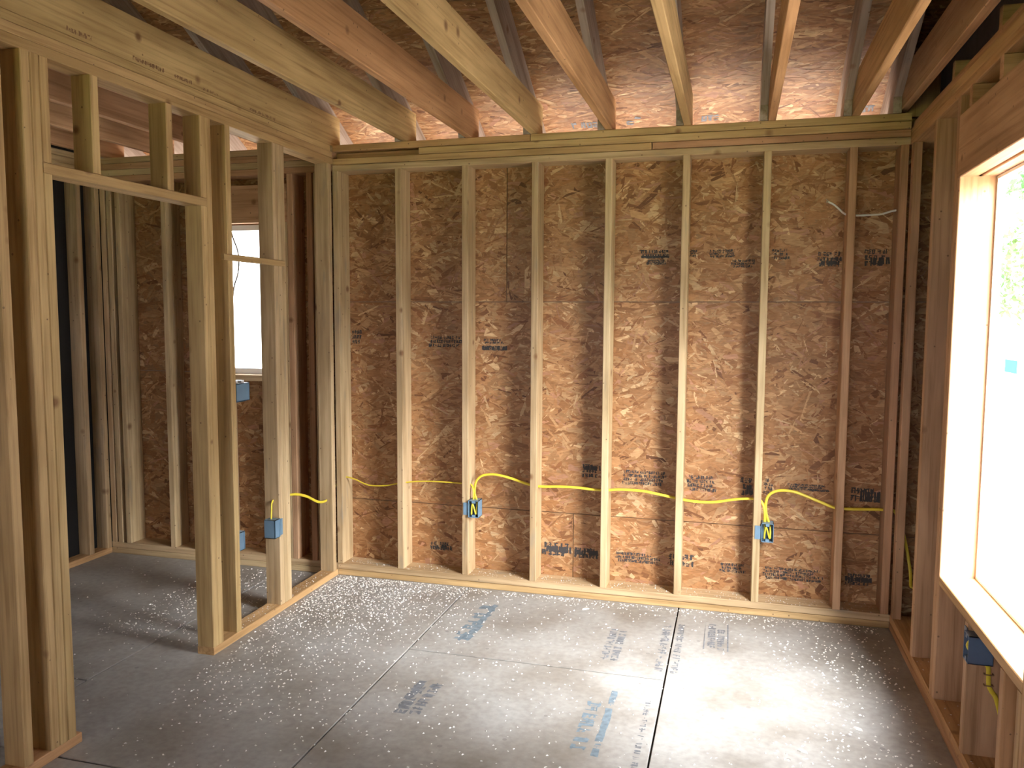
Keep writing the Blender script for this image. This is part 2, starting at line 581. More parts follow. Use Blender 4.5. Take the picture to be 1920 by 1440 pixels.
# text rows read along y
def fstamp(panel, x0, x1, y0, y1, rows, seed, mat, bar=None, cover=0.75, frame=False):
    stamp(panels[panel], (x1, y0, 0), uy, (-1, 0, 0), w=y1 - y0, h=x1 - x0, rows=rows, seed=seed, mat=mat, bar=bar, cover=cover, frame=frame, **FS)
fstamp((2, 0), 1.005, 1.105, -0.75, -0.19, 1, 3, 'inkblue', bar=(0.02, 0.52, 0.002, 0.035), cover=0.95)
fstamp((2, 1), 1.03, 1.15, -1.50, -1.18, 2, 4, 'inkgrey', bar=(0.05, 0.3, 0.085, 0.12), cover=0.95)
fstamp((2, 1), 1.765, 1.835, -1.60, -1.13, 1, 5, 'inkblue', cover=1.0)
fstamp((2, 1), 1.852, 1.882, -1.60, -1.07, 1, 6, 'inkblue', bar=(0.0, 0.53, 0.0, 0.028), cover=0.2)
fstamp((2, 0), 1.745, 1.84, -0.78, -0.28, 2, 7, 'inkgrey', cover=0.7)
fstamp((3, 0), 2.225, 2.315, -0.51, -0.18, 2, 8, 'inkgrey', cover=0.95, frame=True)
fstamp((3, 0), 2.075, 2.115, -0.86, -0.14, 1, 9, 'inkgrey', cover=0.6)
fstamp((2, 0), 2.0, 2.05, -0.87, -0.14, 1, 10, 'inkgrey', cover=0.5)
fstamp((2, 1), 2.0, 2.03, -1.75, -1.0, 1, 11, 'inkgrey', cover=0.35)

# ================================================================== back wall (exterior, 2x6)
wb = struct('wall_back', 'exterior stud wall of pale studs over orange strand board sheathing', 'wall')
stud_x = [0.008] + [k * S16 for k in range(1, 8)] + [3.076]
for i, x in enumerate(stud_x):
    board('stud', wb, (x, x + T), (0.0, 0.139), (0.076, 2.429), 'stud' if i < 7 else 'fir')
board('bottom_plate', wb, (XL, XR), (0.006, 0.139), (0, 0.0365), 'pine')
board('bottom_plate', wb, (XL, XR), (0.0, 0.139), (0.0387, 0.076), 'stud')
board('top_plate', wb, (XL, XR - 0.002), (0, 0.139), (2.429, 2.4648), 'stud')
board('top_plate', wb, (XL, 1.868), (0.002, 0.139), (2.4672, 2.5030), 'pine')
board('top_plate', wb, (1.873, XR - 0.002), (0.005, 0.139), (2.4678, 2.5030), 'fir')
board('top_plate', wb, (0.555, XR - 0.002), (0.0, 0.139), (2.5055, 2.5415), 'pine')
board('top_plate', wb, (XL, 0.552), (0.055, 0.139), (2.5055, 2.5415), 'fir')
board('top_plate', wb, (XL, 1.207), (0.003, 0.139), (2.5440, ZT), 'joist')
board('top_plate', wb, (1.211, XR - 0.002), (0.001, 0.139), (2.5440, ZT), 'pine')
# sheathing sheets of the big room
def back_sheet(x0, x1, z0, z1, seed, dens=2300, tone=1.0):
    return osb_panel('sheathing_panel', wb, (x0, 0.141, z0), ux, uz, (0, -1, 0), x1 - x0, z1 - z0, 0.011, seed, dens, 0.0, 0.62, tone)
sh = {}
sh['lo_l'] = back_sheet(-0.30, 1.445, -0.2, 0.448, 11)
sh['lo_r'] = back_sheet(1.448, 3.27, -0.2, 0.448, 12)
sh['mid'] = back_sheet(-0.30, 2.066, 0.451, 1.667, 13)
sh['mid_r'] = back_sheet(2.069, 3.27, 0.451, 1.667, 14)
sh['hi_l'] = back_sheet(-0.30, 1.038, 1.670, 2.60, 15)
sh['hi_r'] = back_sheet(1.041, 3.27, 1.670, 2.60, 16)
BW = dict(u=ux, v=uz, n=(0, -1, 0))
def bst(p, x0, x1, z0, z1, rows, seed, cover=0.8, bar=None, flip=False):
    stamp(sh[p], (x0, 0.141, z0), w=x1 - x0, h=z1 - z0, rows=rows + 1, seed=seed, cover=max(cover, 0.8), bar=bar, **BW)
bst('hi_r', 1.80, 1.975, 1.908, 1.955, 1, 21, 0.95, bar=(0.01, 0.16, 0.0, 0.012))
bst('hi_r', 1.83, 1.96, 1.872, 1.900, 2, 22, 0.6)
bst('hi_r', 2.06, 2.11, 1.91, 1.95, 2, 23, 0.7)
bst('hi_r', 2.165, 2.32, 1.905, 1.95, 2, 24, 0.8)
bst('hi_r', 2.29, 2.42, 1.85, 1.895, 2, 25, 0.6)
bst('hi_r', 2.49, 2.60, 1.89, 1.95, 2, 26, 0.6)
bst('hi_r', 2.72, 2.845, 1.85, 1.93, 2, 27, 0.95, bar=(0.02, 0.11, 0.01, 0.03))
bst('hi_r', 2.95, 3.075, 1.85, 1.94, 2, 28, 0.9, bar=(0.03, 0.12, 0.01, 0.045))
bst('mid', 0.05, 0.135, 1.41, 1.50, 2, 29, 0.95)
bst('mid', 0.55, 0.80, 1.40, 1.47, 2, 30, 0.35)
bst('mid', 0.89, 1.05, 1.385, 1.415, 1, 31, 1.0, bar=(0.0, 0.155, 0.004, 0.026))
bst('mid', 0.90, 1.03, 1.425, 1.455, 1, 32, 0.9)
bst('mid', 1.49, 1.60, 0.665, 0.745, 2, 33, 0.9, bar=(0.01, 0.11, 0.045, 0.07))
bst('mid', 1.72, 1.99, 0.64, 0.725, 3, 34, 0.7)
bst('mid_r', 2.085, 2.25, 0.625, 0.715, 3, 35, 0.75)
bst('mid_r', 2.37, 2.435, 0.615, 0.72, 2, 36, 0.9, bar=(0.03, 0.065, 0.01, 0.06))
bst('mid_r', 2.49, 2.545, 0.63, 0.72, 3, 37, 0.8)
bst('mid_r', 2.60, 2.83, 0.665, 0.70, 2, 38, 0.75, bar=(0.13, 0.225, 0.0, 0.007))
bst('mid_r', 2.93, 3.075, 0.62, 0.70, 1, 39, 1.0, bar=(0.05, 0.145, 0.005, 0.06))
bst('lo_l', 1.255, 1.44, 0.19, 0.275, 1, 40, 1.0, bar=(0.03, 0.18, 0.022, 0.06))
bst('lo_r', 1.452, 1.60, 0.19, 0.255, 1, 41, 1.0, bar=(0.0, 0.14, 0.02, 0.05))
bst('lo_r', 1.68, 1.95, 0.19, 0.25, 2, 42, 0.7)
bst('lo_r', 1.995, 2.15, 0.19, 0.265, 1, 43, 0.95)
bst('lo_r', 2.27, 2.42, 0.18, 0.235, 2, 44, 0.6)
bst('lo_r', 2.50, 2.83, 0.165, 0.235, 3, 45, 0.6)
bst('lo_r', 2.92, 3.06, 0.17, 0.235, 2, 46, 0.85, bar=(0.0, 0.13, 0.02, 0.045))
bst('lo_l', 0.56, 0.71, 0.165, 0.22, 1, 47, 0.95, bar=(0.03, 0.14, 0.01, 0.03))
# the same wall going on behind the partition (small room)
WX0, WX1, WZ0, WZ1 = -0.93, -0.335, 1.215, 2.145      # window opening of the small room
for (x0, x1) in ((-1.648, -1.61), (-1.60, -1.562), (-1.535, -1.497), (-1.19, -1.152)):
    board('stud', wb, (x0, x1), (0, 0.139), (0.076, 2.429), 'stud')
for (x0, x1, z1) in ((WX0 - T, WX0, WZ1), (WX1, WX1 + T, WZ1)):
    board('trimmer_stud', wb, (x0, x1), (0, 0.139), (0.076, z1), 'stud')
for (x0, x1) in ((WX0 - 2 * T - .001, WX0 - T - .001), (WX1 + T + .001, WX1 + 2 * T + .001)):
    board('stud', wb, (x0, x1), (0, 0.139), (0.076, 2.429), 'fir')
board('stud', wb, (-0.165, -0.127), (0, 0.139), (0.076, 2.429), 'fir')
board('stud', wb, (-0.118, -0.080), (0, 0.139), (0.076, 2.429), 'stud')
board('window_sill_plate', wb, (WX0, WX1), (0, 0.139), (WZ0 - T, WZ0), 'stud')
for x in (-0.80, -0.435):
    board('cripple_stud', wb, (x, x + T), (0, 0.139), (0.076, WZ0 - T), 'stud')
board('window_header', wb, (WX0 - T, WX1 + T), (0.0, 0.038), (WZ1, 2.372), 'fir')
board('window_header', wb, (WX0 - T, WX1 + T), (0.10, 0.138), (WZ1, 2.372), 'fir')
board('bottom_plate', wb, (XW, XL - 0.003), (0, 0.139), (0, 0.0375), 'stud')
board('bottom_plate', wb, (XW, XL - 0.003), (0.001, 0.139), (0.0385, 0.076), 'stud')
for k, z in enumerate((2.429, 2.4675, 2.506, 2.5445)):
    board('top_plate', wb, (XW, XL - 0.003), (0.0015 * (k % 2), 0.139), (z, z + 0.037), ('fir', 'stud', 'fir', 'stud')[k])
back_sheet(-1.78, WX0, -0.2, 1.214, 51, 1200, 0.9)
back_sheet(WX0 + .001, -0.302, -0.2, WZ0, 52, 1400, 0.9)
back_sheet(-1.78, WX0, 1.217, 2.60, 53, 1200, 0.9)
back_sheet(WX0 + .001, -0.302, WZ1, 2.60, 54, 1200, 0.9)

# ================================================================== left partition (2x4) with door opening
wl = struct('wall_left', 'open stud partition with a framed doorway into the small room', 'wall')
PX = (XL - 0.089, XL)
def pst(name, y0, y1, z0=0.038, z1=2.467, mat='pine'):
    return board(name, wl, PX, (y0, y1), (z0, z1), mat)
pst('stud', -0.056, -0.018, mat='stud')
for k in range(3):
    pst('stud', -0.6455 + k * 0.0372, -0.6455 + k * 0.0372 + 0.0366, mat='stud')
pst('stud', -1.042, -1.004)
pst('king_stud', -1.189, -1.151)
pst('trimmer_stud', -1.228, -1.190, 0.038, 2.073)
pst('cripple_stud', -1.228, -1.190, 2.1115)
pst('door_header', -2.083, -1.190, 2.0735, 2.111)
pst('cripple_stud', -1.856, -1.818, 2.1115)
pst('cripple_stud', -1.446, -1.408, 2.1115)
pst('trimmer_stud', -2.083, -2.045, 0.038, 2.073)
pst('cripple_stud', -2.083, -2.045, 2.1115)
pst('king_stud', -2.1215, -2.0838)
pst('king_stud', -2.160, -2.1223)
pst('stud', -2.272, -2.234)
for k in range(1, 5):
    pst('stud', -2.272 - k * S16, -2.234 - k * S16)
pst('bottom_plate', -1.228, -0.001, 0, 0.0375, 'joist')
pst('bottom_plate', -4.1, -2.022, 0, 0.0375, 'joist')
for k, (z, off) in enumerate(((2.4675, 0.0), (2.505, 0.001), (2.5435, 0.014))):
    board('top_plate', wl, (PX[0], PX[1] - off), (-4.1, -0.001), (z, z + 0.0372), 'pine')
board('blocking_strip', wl, (XL, XL + 0.02), (-1.10, -0.575), (1.842, 1.872), 'pine')

# ================================================================== right wall (2x6) with window opening
wr = struct('wall_right', 'exterior stud wall of brownish studs with a tall window opening', 'wall')
RX = (XR, XR + 0.139)
RZ0, RZ1, RY0, RY1 = 0.579, 2.120, -0.945, -1.903
def rst(name, y1, y0, z0=0.076, z1=2.429, mat='fir'):
    return board(name, wr, RX, (y0, y1), (z0, z1), mat)
board('corner_stud', wr, (XR + 0.003, XR + 0.043), (-0.058, -0.002), (0.076, 2.429), 'fir')
rst('stud', -0.490, -0.528)
rst('king_stud', -0.868, -0.906)
rst('trimmer_stud', -0.907, -0.945, 0.076, RZ1)
rst('cripple_stud', -1.325, -1.363, 0.076, RZ0 - T)
rst('cripple_stud', -1.712, -1.750, 0.076, RZ0 - T, 'joist')
rst('trimmer_stud', -1.903, -1.941, 0.076, RZ1, 'joist')
rst('cripple_stud', -1.8635, -1.9015, 0.076, RZ0 - T, 'joist')
rst('king_stud', -1.942, -1.980)
for k in range(1, 14):
    rst('stud', -1.942 - k * S16, -1.980 - k * S16)
rst('window_sill_plate', RY0 - .0005, RY1 + .0005, RZ0 - T + .0005, RZ0, 'joist')
board('window_header', wr, (XR, XR + 0.063), (RY1 - T, RY0 + T), (RZ1, 2.357), 'fir')
board('window_header', wr, (XR + 0.076, XR + 0.139), (RY1 - T, RY0 + T), (RZ1, 2.357), 'fir')
for y in (-1.03, -1.38, -1.62):
    rst('cripple_stud', y, y - T, 2.357, 2.429)
rst('bottom_plate', -0.001, YR, 0, 0.0375)
rst('bottom_plate', -0.001, YR, 0.0385, 0.076, 'joist')
rst('top_plate', 0.139, YR, 2.4295, 2.4665, 'joist')
rst('top_plate', 0.139, YR, 2.4675, 2.5045, 'joist')
board('top_plate', wr, (XR + 0.012, XR + 0.139), (YR, 0.139), (2.5055, 2.5425), 'fir')
for k in range(9):
    y = -0.62 - k * 0.61
    board('gable_block', wr, (XR + 0.03, XR + 0.13), (y - T, y), (2.5425, 2.63), 'fir')
def right_sheet(y0, y1, z0, z1):
    return boxes('sheathing_panel', [(XR + 0.1405, XR + 0.152, y0, y1, z0, z1)], 'grey', wr)
right_sheet(RY0, 0.152, -0.3, 2.62)
right_sheet(RY1, RY0, -0.3, RZ0)
right_sheet(RY1, RY0, RZ1, 2.62)
right_sheet(RY1 - 2.44, RY1, -0.3, 2.62)
right_sheet(YR, RY1 - 2.44, -0.3, 2.62)
# gable sheathing up to the roof
zr = ZD - SLOPE * RIDGE
vs = [(0.152, 2.62), (0.152, ZD + 0.007 - SLOPE * 0.152), (RIDGE, zr + 0.007), (YR, zr + 0.007 - SLOPE * (RIDGE - YR)), (YR, 2.62)]
prism('gable_panel', vs, XR + 0.1405, XR + 0.152, 'grey', wr)
prism('gable_panel', vs, XW - 0.111, XW - 0.10, 'grey', wr)

# slabs added outside the sheathing to stop light through the sheet joints
boxes('joint_light_seal', [(-0.33, XR + 0.15, 0.1525, 0.1545, -0.3, 2.61), (XW - 0.1, WX0, 0.1525, 0.1545, -0.3, 2.61), (WX0, -0.33, 0.1525, 0.1545, -0.3, WZ0), (WX0, -0.33, 0.1525, 0.1545, WZ1, 2.61)], 'grey', wb)
boxes('joint_light_seal', [(XR + 0.1525, XR + 0.1545, RY0, 0.154, -0.3, 2.62), (XR + 0.1525, XR + 0.1545, YR, RY1, -0.3, 2.62), (XR + 0.1525, XR + 0.1545, RY1, RY0, -0.3, RZ0), (XR + 0.1525, XR + 0.1545, RY1, RY0, RZ1, 2.62)], 'grey', wr)

# ================================================================== far left wall of the small room
wf = struct('wall_far_left', 'dark stud wall of the small room backed with a black sheet', 'wall')
FX = (XW - 0.089, XW)
for y in (-0.02, -0.172, -0.43, -0.82):
    board('stud', wf, FX, (y - T / 2, y + T / 2), (0.038, 2.467), 'stud')
for k in range(16):
    y = -1.226 - k * S16
    board('stud', wf, FX, (y - T / 2, y + T / 2), (0.038, 2.467), 'stud')
board('bottom_plate', wf, FX, (YR, -0.001), (0, 0.0375), 'joist')
for z in (2.4675, 2.505, 2.5435):
    board('top_plate', wf, FX, (YR, -0.001), (z, z + 0.0372), 'stud')
boxes('black_backing', [(XW - 0.10, XW - 0.0895, YR, 0.14, -0.3, 2.62)], 'black', wf)  # plain black sheet behind the studs

# ================================================================== rear wall behind the camera with a wide opening added for fill light
wz = struct('wall_rear', 'rear stud wall with a wide unseen opening added for fill light', 'wall')
OX0, OX1, OZ0, OZ = -0.7, 2.2, 1.15, 2.1
for (x0, x1, z0, z1) in ((XW - 0.1, OX0, -0.3, 2.80), (OX1, XR + 0.14, -0.3, 2.80), (OX0, OX1, OZ, 2.80), (OX0, OX1, -0.3, OZ0)):
    boxes('sheathing_panel', [(x0, x1, YR - 0.012, YR, z0, z1)], 'grey', wz)
for x in (OX0 - T, OX1, -1.3, 2.7):
    board('stud', wz, (x, x + T), (YR, YR + 0.139), (0.038, 2.467), 'fir')
board('top_plate', wz, (XW, XR), (YR, YR + 0.139), (2.467, 2.505), 'fir')
board('door_header', wz, (OX0, OX1), (YR, YR + 0.139), (OZ, 2.36), 'fir')

# ================================================================== ceiling joists, rafters, roof
ce = struct('ceiling', 'open ceiling of pale joists and rafters under the roof deck', 'ceiling')
jx = [0.447, 0.832, 1.208, 1.620, 2.032, 2.452, 2.848, 3.072]
jl = [-0.046, -0.40, -0.81, -1.216, -1.60]
JT = 2.766
jobs = {}
for i, x in enumerate(jl + jx):
    last = x > 3
    zb = 2.600 if last else ZT + 0.0005
    mat = ['pine', 'fir', 'fir', 'fir', 'fir', 'pine', 'joist', 'pine', 'joist', 'pine', 'joist', 'joist', 'fir'][i]
    o = board('ceiling_joist', ce, (x, x + T), (YR, 0.137), (zb, zb + 0.184), mat)
    jobs[i] = o
def zdeck(y):
    return ZD - SLOPE * y
RV = 0.225     # vertical depth of a rafter
for i, x in enumerate([v - T - 0.0015 for v in jl + jx] ):
    if x < XW - 0.08:
        continue
    d = 0.0006
    prof = [(RIDGE, zdeck(RIDGE) - d), (0.56, zdeck(0.56) - d), (0.56, zdeck(0.56) - 0.17), (0.142, zdeck(0.142) - RV - 0.03), (0.142, ZT + 0.001), (0.0, ZT + 0.001), (-0.02, ZT + 0.05), (RIDGE, zdeck(RIDGE) - RV)]
    prof[6] = (0.0, zdeck(0.0) - RV)
    L = prof
    # keep the grain along the slope: build in a local frame turned to the roof pitch
    th = math.atan(SLOPE)
    cy0, cz0 = -1.6, zdeck(-1.6)
    loc = [((a - cy0) * math.cos(th) - (b_ - cz0) * math.sin(th), (a - cy0) * math.sin(th) + (b_ - cz0) * math.cos(th)) for a, b_ in L]
    n = len(loc)
    vsx = [(p[0], -T / 2, p[1]) for p in loc] + [(p[0], T / 2, p[1]) for p in loc]
    fsx = [(k, (k + 1) % n, n + (k + 1) % n, n + k) for k in range(n)] + [tuple(range(n - 1, -1, -1)), tuple(range(n, 2 * n))]
    o = mesh_obj('rafter', vsx, fsx, 'rafter', ce)
    # local x -> +y direction down the slope, local y -> -x, local z -> roof normal
    dirx = Vector((0, math.cos(th), -math.sin(th)))
    nrm = Vector((0, math.sin(th), math.cos(th)))
    yy = nrm.cross(dirx)
    Mx = Matrix((dirx, yy, nrm)).transposed().to_4x4()
    Mx.translation = Vector((x + T / 2, cy0, cz0))
    o.matrix_world = Mx
board('eave_light_block', ce, (XR - 0.009, XR + 0.139), (0.10, 0.138), (ZT + 0.001, zdeck(0.138) - 0.001), 'fir')  # added to shut out light at the corner of the eave
board('eave_light_block', ce, (3.0705, XR - 0.0095), (0.10, 0.138), (2.7845, zdeck(0.138) - 0.001), 'fir')  # added above the last joist to stop a stray light spot
board('ridge_board', ce, (XW - 0.08, XR + 0.135), (RIDGE - 0.04, RIDGE - 0.002), (zdeck(RIDGE) - 0.28, zdeck(RIDGE) - 0.03), 'stud')
board('fascia', ce, (XW - 0.1, XR + 0.26), (0.562, 0.60), (zdeck(0.56) - 0.19, zdeck(0.56) - 0.002), 'stud')

rf = struct('roof', 'sloping roof deck of orange strand board sheets', 'roof')
th = math.atan(SLOPE)
slope_v = np.array((0, -math.cos(th), math.sin(th)))      # up the slope
nrm_in = np.array((0, -math.sin(th), -math.cos(th)))      # towards the room
eave = np.array((0, 0.60, zdeck(0.60)))
total = (0.60 - RIDGE) / math.cos(th)
rows = [0, 1.219, 2.438, 3.657, total]
roofp = {}
for r in range(4):
    cuts = [XW - 0.11, -0.83, 1.60, 3.38] if r % 2 == 0 else [XW - 0.11, 0.427, 2.83, 3.38]
    for c in range(3):
        w_ = cuts[c + 1] - cuts[c] - 0.003
        h_ = rows[r + 1] - rows[r] - 0.003
        o_ = eave + slope_v * rows[r] + np.array((cuts[c], 0, 0))
        roofp[(r, c)] = osb_panel('roof_panel', rf, o_, ux, slope_v, nrm_in, w_, h_, 0.012, 100 + r * 3 + c, 1700 if r < 2 else 700, 0.0, 0.36, 1.0, 0.8)
# unseen layer added over the sheets to stop light leaking in
prism('roof_light_seal', [(0.60, zdeck(0.60) + 0.016), (RIDGE, zr + 0.016), (RIDGE, zr + 0.02), (0.60, zdeck(0.60) + 0.02)], XW - 0.11, 3.38, 'black', rf)
# rear slope
prism('roof_panel', [(RIDGE, zr), (RIDGE, zr + 0.012), (YR - 0.5, zr + 0.012 - SLOPE * (RIDGE - YR + 0.5)), (YR - 0.5, zr - SLOPE * (RIDGE - YR + 0.5))], XW - 0.11, 3.38, 'grey', rf)
# worn print on the overhang
def rst_stamp(p, x0, x1, s0, s1, seed, cover):
    o_ = eave + slope_v * s0
    stamp(roofp[p], (x0, o_[1], o_[2]), ux, tuple(slope_v), tuple(nrm_in), x1 - x0, s1 - s0, 1, seed, 'inkgrey', cover=cover, lift=0.0024)
rst_stamp((0, 1), 1.36, 1.60, 0.25, 0.31, 61, 1.0)
rst_stamp((0, 2), 1.68, 1.80, 0.25, 0.33, 62, 0.7)
rst_stamp((0, 2), 2.10, 2.22, 0.25, 0.31, 63, 0.9)
rst_stamp((0, 2), 2.93, 3.02, 0.25, 0.31, 64, 0.9)
# mill print on the joist that rests on the partition
Jp = jobs[0]
xj = jl[0] + T
def jstamp(y0, y1, z0, z1, seed, cover):
    o = stamp(None, (xj, y0, z0), (0, 1, 0), (0, 0, 1), (1, 0, 0), y1 - y0, z1 - z0, 1, seed, 'inkbrown', cover=cover, lift=0.0005, name='mill_print')
    o.parent = Jp
    o.matrix_parent_inverse = (Matrix.Translation(Jp.location) @ AX[1].to_4x4()).inverted()
jstamp(-1.62, -1.40, 2.592, 2.612, 71, 0.9)
jstamp(-1.36, -1.23, 2.592, 2.610, 72, 1.0)
jstamp(-1.17, -1.05, 2.590, 2.604, 73, 0.5)
jstamp(-0.85, -0.55, 2.588, 2.604, 74, 0.7)
jstamp(-1.95, -1.80, 2.596, 2.616, 75, 0.8)

# ================================================================== windows
def window(name, label, axis, a0, a1, z0, z1, d0, d1, rail=None, f=0.035):
    """vinyl single-hung window; axis 'x' lies in a wall along x, axis 'y' in a wall along y"""
    w_ = struct(name, label, 'window')
    def bx(lst, nm, mat, par=w_):
        out = []
        for (p0, p1, q0, q1, e0, e1) in lst:
            out.append((p0, p1, e0, e1, q0, q1) if axis == 'x' else (e0, e1, p0, p1, q0, q1))
        return boxes(nm, out, mat, par)
    bx([(a0 + .002, a0 + f, z0 + .002, z1 - .002, d0, d1), (a1 - f, a1 - .002, z0 + .002, z1 - .002, d0, d1), (a0 + f, a1 - f, z0 + .002, z0 + f, d0, d1), (a0 + f, a1 - f, z1 - f, z1 - .002, d0, d1)], 'window_frame', 'vinyl')
    dm = (d0 + d1) / 2
    s = 0.028
    if rail is None:
        bx([(a0 + f, a1 - f, z0 + f, z1 - f, dm - .002, dm + .002)], 'pane', 'glass')
        return w_, bx
    for nm, q0, q1, e0, e1 in (('upper_sash', rail - 0.012, z1 - f, dm + .002, d1 - .006), ('lower_sash', z0 + f, rail + 0.02, d0 + .006, dm - .002)):
        sash = bx([(a0 + f, a0 + f + s, q0, q1, e0, e1), (a1 - f - s, a1 - f, q0, q1, e0, e1), (a0 + f + s, a1 - f - s, q0, q0 + s, e0, e1), (a0 + f + s, a1 - f - s, q1 - s, q1, e0, e1)], nm, 'vinyl')
        em = (e0 + e1) / 2
        bx([(a0 + f + s, a1 - f - s, q0 + s, q1 - s, em - .002, em + .002)], 'pane', 'glass', sash)
    return w_, bx
win1, bx1 = window('window_1', 'white vinyl window of the small room seen between the studs', 'x', WX0, WX1, WZ0, WZ1, 0.085, 0.150)
bx1([(-0.515, -0.50, 2.045, 2.105, 0.095, 0.0965)], 'sticker', 'teal')
win2, bx2 = window('window_2', 'tall overexposed white vinyl window in the right wall', 'y', RY1, RY0, RZ0, RZ1, XR + 0.126, XR + 0.150, None, 0.014)
bx2([(-1.262, -1.135, 1.400, 1.445, XR + 0.132, XR + 0.1335)], 'sticker', 'palebl')

# ================================================================== electrical boxes
def shell(name, parent, x, y, z, open_axis, sign, mat, t=0.003):
    """five-walled box, open on one side"""
    (x0, x1), (y0, y1), (z0, z1) = x, y, z
    L = []
    walls = {(0, -1): (x0, x0 + t, y0, y1, z0, z1), (0, 1): (x1 - t, x1, y0, y1, z0, z1), (1, -1): (x0, x1, y0, y0 + t, z0, z1), (1, 1): (x0, x1, y1 - t, y1, z0, z1), (2, -1): (x0, x1, y0, y1, z0, z0 + t), (2, 1): (x0, x1, y0, y1, z1 - t, z1)}
    for k, b_ in walls.items():
        if k != (open_axis, sign):
            L.append(b_)
    return boxes(name, L, mat, parent)

def room_box(label, x0, xstud, loc_z, mat='boxblue'):
    b_ = thing('electrical_box', label, 'electrical box', (x0, 0, loc_z), 'wall boxes')
    w_, h_, d_ = 0.062, 0.100, 0.072
    y0, y1 = -0.012, 0.060
    body = shell('body', b_, (0, w_), (y0, y1), (0, h_), 1, -1, mat)
    boxes('mounting_tab', [(xstud - x0 - 0.028, 0.0, -0.0045, -0.0005, 0.012, h_ - 0.016), (-0.003, 0.0, -0.0045, 0.05, 0.012, h_ - 0.016)], mat, b_)
    for q0, q1 in ((h_ - .016, h_ - .001), (.001, .016)):
        boxes('screw_lug', [(w_ * .5 - .009, w_ * .5 + .009, y0 - .001, y0 + .02, q0, q1)], mat, b_)
    tube('wire', [(0.016, 0.03, h_ - .004), (0.017, 0.008, .07), (0.016, 0.0, .018), (0.018, -0.003, .05), (0.024, -0.004, .078), (0.034, -0.002, .048), (0.043, 0.0, .020), (0.046, 0.006, .05), (0.044, 0.03, h_ - .006)], 'yellow', (0.0058, 0.0045), b_, 8)
    return b_
room_box('blue outlet box on the third stud of the back wall', 0.8555, 0.851, 0.422)
room_box('blue outlet box on the back wall stud nearest the white window', 2.481, 2.4765, 0.407)

# partition boxes (their closed backs face the room)
b = thing('electrical_box', 'blue outlet box low on the tripled partition stud', 'electrical box', (XL - 0.055, -0.649, 0.415), 'partition boxes')
shell('body', b, (0.0, 0.062), (-0.056, -0.001), (0, 0.098), 0, -1, 'boxblue')
boxes('mounting_tab', [(0.0555, 0.058, -0.001, 0.028, 0.004, 0.092)], 'boxblue', b)
for q0 in (-0.052, -0.012):
    boxes('rib', [(0.062, 0.0645, q0, q0 + 0.005, 0.004, 0.094)], 'boxblue', b)
b = thing('electrical_box', 'wide blue switch box with white clamps in front of the small window', 'electrical box', (XL - 0.07, -1.003, 1.168), 'partition boxes')
shell('body', b, (0.0, 0.068), (0.001, 0.113), (0, 0.088), 0, -1, 'boxblue')
for k in range(2):
    boxes('cable_clamp', [(0.012, 0.05, 0.022 + k * .05, 0.044 + k * .05, 0.088, 0.100)], 'white', b)
for k in range(4):
    boxes('rib', [(0.01 + 0.012 * k, 0.014 + 0.012 * k, 0.004, 0.11, -0.005, 0.0)], 'boxblue', b)
b = thing('electrical_box', 'small blue outlet box half hidden behind the partition stud', 'electrical box', (XL - 0.075, -1.003, 0.430), 'partition boxes')
shell('body', b, (0.0, 0.066), (0.001, 0.056), (0, 0.092), 0, -1, 'boxblue')
boxes('rib', [(0.066, 0.0685, 0.046, 0.051, 0.004, 0.088)], 'boxblue', b)
# right wall box under the window
b = thing('electrical_box', 'slate blue outlet box under the window sill of the right wall', 'electrical box', (XR - 0.012, -1.364, 0.424), 'wall boxes')
shell('body', b, (0.0, 0.078), (-0.060, -0.001), (0, 0.096), 0, -1, 'boxdark')
for q0, q1 in ((0.080, 0.095), (0.001, 0.016)):
    boxes('screw_lug', [(0, 0.02, -0.038, -0.020, q0, q1)], 'boxdark', b)
boxes('mounting_tab', [(0.0075, 0.0105, -0.001, 0.028, 0.01, 0.104)], 'boxdark', b)
for q in (0, 1):
    tube('wire', [(0.06, -0.02 - .02 * q, .01), (0.02, -0.022 - .016 * q, .03), (0.004, -0.03, .055), (0.02, -0.04 + .01 * q, .08)], 'yellow', (0.0046, 0.0034), b, 6)

# ================================================================== cables
def cable(name, label, pts, mat='yellow', r=(0.0078, 0.0042), grp='yellow house wiring', **k):
    o = tube(name, pts, mat, r, None, **k)
    o['label'] = label
    o['category'] = 'cable'
    if grp:
        o['group'] = grp
    return o
zc = 0.62
cable('power_cable', 'yellow cable from the partition box through the corner to the third stud', [
    (-0.02, -0.675, 0.512), (-0.022, -0.668, 0.55), (-0.026, -0.652, 0.598), (-0.03, -0.59, 0.610), (-0.03, -0.50, 0.600), (-0.03, -0.40, 0.585), (-0.03, -0.28, 0.545), (-0.03, -0.15, 0.485), (-0.03, -0.04, 0.475), (-0.025, 0.03, 0.53), (0.03, 0.055, 0.595),
    (0.10, 0.055, 0.590), (0.194, 0.05, 0.560), (0.30, 0.05, 0.562), (0.386, 0.05, 0.580), (0.49, 0.05, 0.598), (0.60, 0.052, 0.606), (0.70, 0.055, 0.606), (0.80, 0.06, 0.604), (0.85, 0.05, 0.605), (0.872, 0.035, 0.575), (0.875, 0.03, 0.518)])
